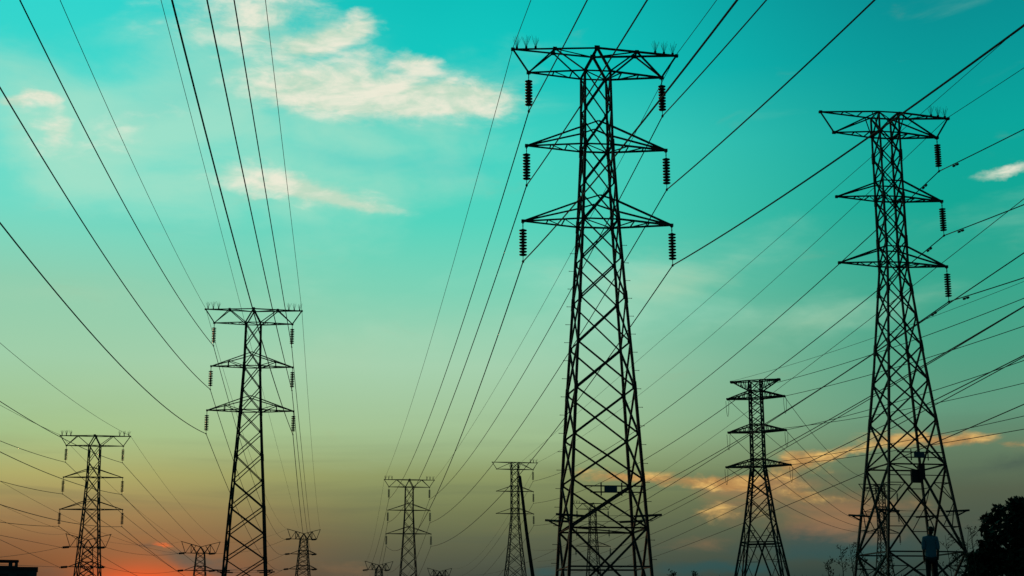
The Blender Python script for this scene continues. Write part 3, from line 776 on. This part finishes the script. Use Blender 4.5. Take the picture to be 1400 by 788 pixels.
# ------------------------------------------------------------------ vegetation
LEAF = mat('dark_green_leaves', (.018,.03,.012), (.035,.05,.02), .8, 0, .8)
BARK = mat('bark', (.04,.03,.022), (.07,.05,.04), .95, 0, 5, .5)
STALK = mat('dry_weed_stalk', (.05,.045,.02), (.09,.075,.035), .9, 0, 4)
def tree(x, y, h, lobes, label, cat='tree', seed=1, leaf=.22, dens=260):
    rnd = random.Random(seed); gz = ground_z(x, y)
    root = empty('pine_tree', (x, y, gz)); tag(root, label, cat)
    t = MB(); t.tube([(0,0,-.3),(.05,0,h*.2),(-.08,.05,h*.45),(.05,0,h*.7),(0,0,h*.88)], [.34,.27,.2,.12,.04], 9)
    for (cx_, cy_, cz_, r) in lobes:
        z0 = max(.4, cz_*.62); t.tube([(0,0,z0), (cx_*.5, cy_*.5, (z0+cz_)/2+.1), (cx_, cy_, cz_)], [.12,.08,.03], 6)
    t.build('trunk', BARK, root, True)
    c = MB()
    for (cx_, cy_, cz_, r) in lobes:
        for i in range(int(dens*r*r)):
            v = Vector((rnd.gauss(0,1), rnd.gauss(0,1), rnd.gauss(0,1))).normalized()
            rr = r*(rnd.random()**.38)*(1 + .28*noise.noise(v*2.2 + Vector((cx_,cy_,cz_))))
            p = Vector((cx_, cy_, cz_)) + Vector((v.x, v.y, v.z*.8))*rr
            a = Vector((rnd.uniform(-1,1), rnd.uniform(-1,1), rnd.uniform(-.3,1))).normalized()*leaf*rnd.uniform(.6,1.3)
            b = a.cross(Vector((rnd.uniform(-1,1), rnd.uniform(-1,1), rnd.uniform(-1,1)))).normalized()*leaf*rnd.uniform(.3,.6)
            i0 = len(c.v); c.v += [p-a*.5, p+b*.5, p+a*.5, p-b*.5]; c.f.append((i0,i0+1,i0+2,i0+3))
    c.build('crown', LEAF, root)
TD = 70
px2m = TD/F
tx = at(1400, 760, TD).x; gz = ground_z(tx, TD)
lob = []
for (px, py, rp) in ((1385,705,22),(1362,712,15),(1350,728,10),(1400,715,26),(1430,700,30),(1375,730,24),(1352,742,13),(1410,745,34),(1448,730,30),(1362,762,22),(1336,765,15),(1385,770,30),(1420,775,30),(1455,765,30),(1330,785,16),(1350,790,22),(1400,800,30),(1378,690,10),(1366,698,9),(1346,756,9),(1341,744,6),(1392,692,13),(1480,740,26),(1440,800,26)):
    p = at(px, py, TD); lob.append((p.x-tx, random.Random(px).uniform(-1.1,1.1), p.z-gz, rp*px2m*1.05))
tree(tx, TD, at(1400,690,TD).z-gz, lob, 'dense dark tree with a lumpy crown at the right edge', seed=5, leaf=.30, dens=900)

WG_ = 'tall weeds in the field'
def weed(px, ptop, D, label, seed):
    rnd = random.Random(seed); b = at(px, 780, D); gz = ground_z(b.x, D); h = at(px, ptop, D).z - gz
    root = empty('tall_weed', (b.x, D, gz)); tag(root, label, 'weed', WG_)
    st = MB(); lf = MB(); lean = rnd.uniform(-.12, .12)
    pts = [Vector((lean*h*t*t + .02*math.sin(5*t), .03*math.sin(4*t), h*t)) for t in [i/7 for i in range(8)]]
    st.tube(pts, [.012 - .0012*i for i in range(8)], 5)
    for k in range(9):
        t = .35 + .07*k; p = pts[0].lerp(pts[-1], t); p.x = lean*h*t*t
        a = rnd.uniform(0, 6.28); ln = h*rnd.uniform(.14, .28)*(1.25-t*.6)
        e = p + Vector((math.cos(a)*ln, math.sin(a)*ln, ln*rnd.uniform(.5,.9))); mid_ = (p+e)/2 + Vector((0,0,ln*.12))
        st.tube([p, mid_, e], [.006,.005,.003], 4)
        for q in range(9):
            u = rnd.uniform(.3, 1.05); c = p.lerp(e, u) + Vector((rnd.uniform(-.05,.05), rnd.uniform(-.05,.05), rnd.uniform(-.02,.07)))
            d1 = Vector((rnd.uniform(-1,1), rnd.uniform(-1,1), rnd.uniform(0,1))).normalized()*rnd.uniform(.035,.085); d2 = d1.cross(Vector((rnd.random(),rnd.random(),1))).normalized()*.012
            i0 = len(lf.v); lf.v += [c, c+d1*.5+d2, c+d1, c+d1*.5-d2]; lf.f.append((i0,i0+1,i0+2,i0+3))
    st.build('stem', STALK, root); lf.build('foliage', STALK, root)
for i, (px, pt, D, lb) in enumerate((
    (1152,748,34,'tall branching dry weed left of the big right pylon, second from left'), (1166,744,36,'tallest dry weed just left of the big right pylon'),
    (1132,768,34,'short dry weed, leftmost of those beside the big right pylon'), (1181,762,33,'leaning dry weed at the left foot of the big right pylon'),
    (1216,764,35,'dry weed between the left legs of the big right pylon'), (1300,732,37,'bushy weed just right of the person in the blue shirt'),
    (1322,720,36,'tall spindly weed between the person and the dark tree'), (1334,722,38,'tall spindly weed touching the left side of the dark tree'),
    (1310,760,34,'low leafy weed right of the person near the pylon leg'), (920,785,33,'low weed tip in front of the stout pylon, below the sunset clouds'),
    (948,784,34,'low weed tip right of the tallest pylon at the bottom edge'))):
    weed(px, pt, D, lb, 40+i)
# field grass: one mass of blades on the rise in front of the camera
gr = MB(); rnd = random.Random(3)
for i in range(15000):
    y = rnd.uniform(22, 60); x = rnd.uniform(-.42, .42)*y
    h = rnd.uniform(.08, .20)*(1 + .5*noise.noise(Vector((x*.3, y*.3, 1)))); z = ground_z(x, y)
    a = rnd.uniform(0, 6.28); w = .012; dx, dy = math.cos(a)*w, math.sin(a)*w; lx, ly = rnd.uniform(-.25,.25)*h, rnd.uniform(-.25,.25)*h
    i0 = len(gr.v); gr.v += [Vector((x-dx,y-dy,z-.02)), Vector((x+dx,y+dy,z-.02)), Vector((x+lx*.4+dx*.7,y+ly*.4+dy*.7,z+h*.6)), Vector((x+lx*.4-dx*.7,y+ly*.4-dy*.7,z+h*.6)), Vector((x+lx,y+ly,z+h))]
    gr.f += [(i0,i0+1,i0+2,i0+3), (i0+3,i0+2,i0+4)]
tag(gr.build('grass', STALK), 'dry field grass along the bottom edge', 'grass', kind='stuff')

# ------------------------------------------------------------------ the person with the blue shirt, back to the camera
SKIN = mat('skin', (.10,.06,.045), (.13,.08,.06), .6, 0, 6)
SHIRT = mat('light_blue_shirt', (.11,.25,.34), (.14,.30,.40), .85, 0, 5, .2)
TROU = mat('dark_trousers', (.02,.02,.024), (.03,.03,.035), .9, 0, 6)
HAIR = mat('black_hair', (.008,.007,.006), (.014,.012,.01), .6, 0, 20)
PD = 38.0
pb = at(1273, 760, PD); gz = ground_z(pb.x, PD); ph = at(1277, 719, PD).z - gz
SCL = ph/1.75
proot = empty('person', (pb.x, PD, gz), R_(-8)); proot.scale = (SCL*.86, SCL*.9, SCL)
tag(proot, 'person in a light blue shirt standing with back turned under the right pylon', 'person')
def skin_mesh(name, verts, edges, radii, m, parent, sub=2, root_i=0):
    me = bpy.data.meshes.new(name); me.from_pydata(verts, edges, []); o = bpy.data.objects.new(name, me); COL.objects.link(o)
    md = o.modifiers.new('skin', 'SKIN'); md.use_smooth_shade = True
    for i, r in enumerate(radii):
        sv = me.skin_vertices[0].data[i]; sv.radius = r if isinstance(r, tuple) else (r, r); sv.use_root = (i == root_i)
    ss = o.modifiers.new('sub', 'SUBSURF'); ss.levels = sub; ss.render_levels = sub
    me.materials.append(m); o.parent = parent; return o
# body: pelvis, spine, neck, head (turned up and to the right), legs, arms; facing +y (away)
V = [(0,0,.95),(0,0,1.12),(0,.01,1.3),(0,.0,1.43),(.015,.0,1.51),(.03,.01,1.58),(.04,.02,1.66),(.045,.03,1.72),
     (-.1,0,.9),(-.11,.02,.5),(-.12,-.02,.1),(-.12,.12,.04),(.1,0,.9),(.11,.03,.5),(.12,-.01,.1),(.12,.13,.04),
     (-.18,0,1.4),(-.22,-.02,1.12),(-.215,.06,.9),(-.21,.09,.83),(.18,0,1.4),(.22,-.02,1.12),(.215,.07,.9),(.21,.1,.83)]
Ed = [(0,1),(1,2),(2,3),(3,4),(4,5),(5,6),(6,7),(0,8),(8,9),(9,10),(10,11),(0,12),(12,13),(13,14),(14,15),(3,16),(16,17),(17,18),(18,19),(3,20),(20,21),(21,22),(22,23)]
Rr = [(.15,.11),(.145,.1),(.16,.11),(.12,.09),.055,(.07,.08),(.085,.1),(.055,.065),.085,.06,.045,.04,.085,.06,.045,.04,.06,.045,.034,.03,.06,.045,.034,.03]
body = skin_mesh('body', V, Ed, Rr, SKIN, proot)
for sd_ in (-1, 1):                                     # fingers
    fm = MB(); hx, hy, hz = sd_*.21, .095, .83
    for q, ln in enumerate((.075, .085, .08, .062)):
        b = Vector((hx, hy-.03+q*.02, hz-.02)); fm.tube([b, b+Vector((-sd_*.006,.004,-ln*.5)), b+Vector((-sd_*.02,.01,-ln))], [.0095,.009,.006], 6)
    b = Vector((hx-sd_*.02, hy+.03, hz+.02)); fm.tube([b, b+Vector((-sd_*.02,.03,-.03)), b+Vector((-sd_*.02,.035,-.06))], [.011,.01,.007], 6)
    fm.build('hand', SKIN, proot, True)
skin_mesh('shirt', [(0,0,.83),(0,0,.97),(0,0,1.12),(0,.01,1.3),(0,.0,1.42),(.01,0,1.475),(-.18,0,1.405),(-.215,-.015,1.22),(-.222,-.01,1.08),(.18,0,1.405),(.215,-.015,1.22),(.222,-.01,1.08)],
          [(0,1),(1,2),(2,3),(3,4),(4,5),(4,6),(6,7),(7,8),(4,9),(9,10),(10,11)], [(.2,.145),(.195,.135),(.185,.125),(.19,.13),(.14,.105),(.075,.07),.085,.072,.07,.085,.072,.07], SHIRT, proot)
skin_mesh('trousers', [(0,0,.92),(-.1,0,.84),(-.11,.02,.5),(-.12,-.01,.11),(.1,0,.84),(.11,.03,.5),(.12,0,.11)], [(0,1),(1,2),(2,3),(0,4),(4,5),(5,6)], [(.16,.12),.105,.082,.075,.105,.082,.075], TROU, proot)
skin_mesh('hair', [(.03,-.012,1.585),(.04,-.008,1.66),(.045,.015,1.735)], [(0,1),(1,2)], [(.075,.075),(.096,.1),(.07,.075)], HAIR, proot)
fm = MB()                                               # face: eyes, nose, mouth and ears (turned away from the camera)
hc = Vector((.04, .02, 1.65))
for sd_ in (-1, 1):
    fm.tube([hc+Vector((sd_*.034,.088,.005)), hc+Vector((sd_*.034,.1,.005))], [.014,.006], 8)
    fm.tube([hc+Vector((sd_*.085,-.01,.03)), hc+Vector((sd_*.1,-.02,.0)), hc+Vector((sd_*.088,-.008,-.035))], [.012,.018,.01], 6)
fm.tube([hc+Vector((0,.1,.01)), hc+Vector((0,.125,-.03)), hc+Vector((0,.1,-.04))], [.008,.016,.012], 6)
fm.tube([hc+Vector((-.025,.092,-.065)), hc+Vector((0,.102,-.065)), hc+Vector((.025,.092,-.065))], [.004,.007,.004], 6)
fm.build('face', SKIN, proot, True)
for sd_ in (-1, 1):
    sm = MB(); sm.tube([(sd_*.12,-.09,.05),(sd_*.12,-.02,.06),(sd_*.12,.12,.045),(sd_*.12,.19,.03)], [.04,.055,.05,.02], 8); sm.build('shoe', TROU, proot, True)
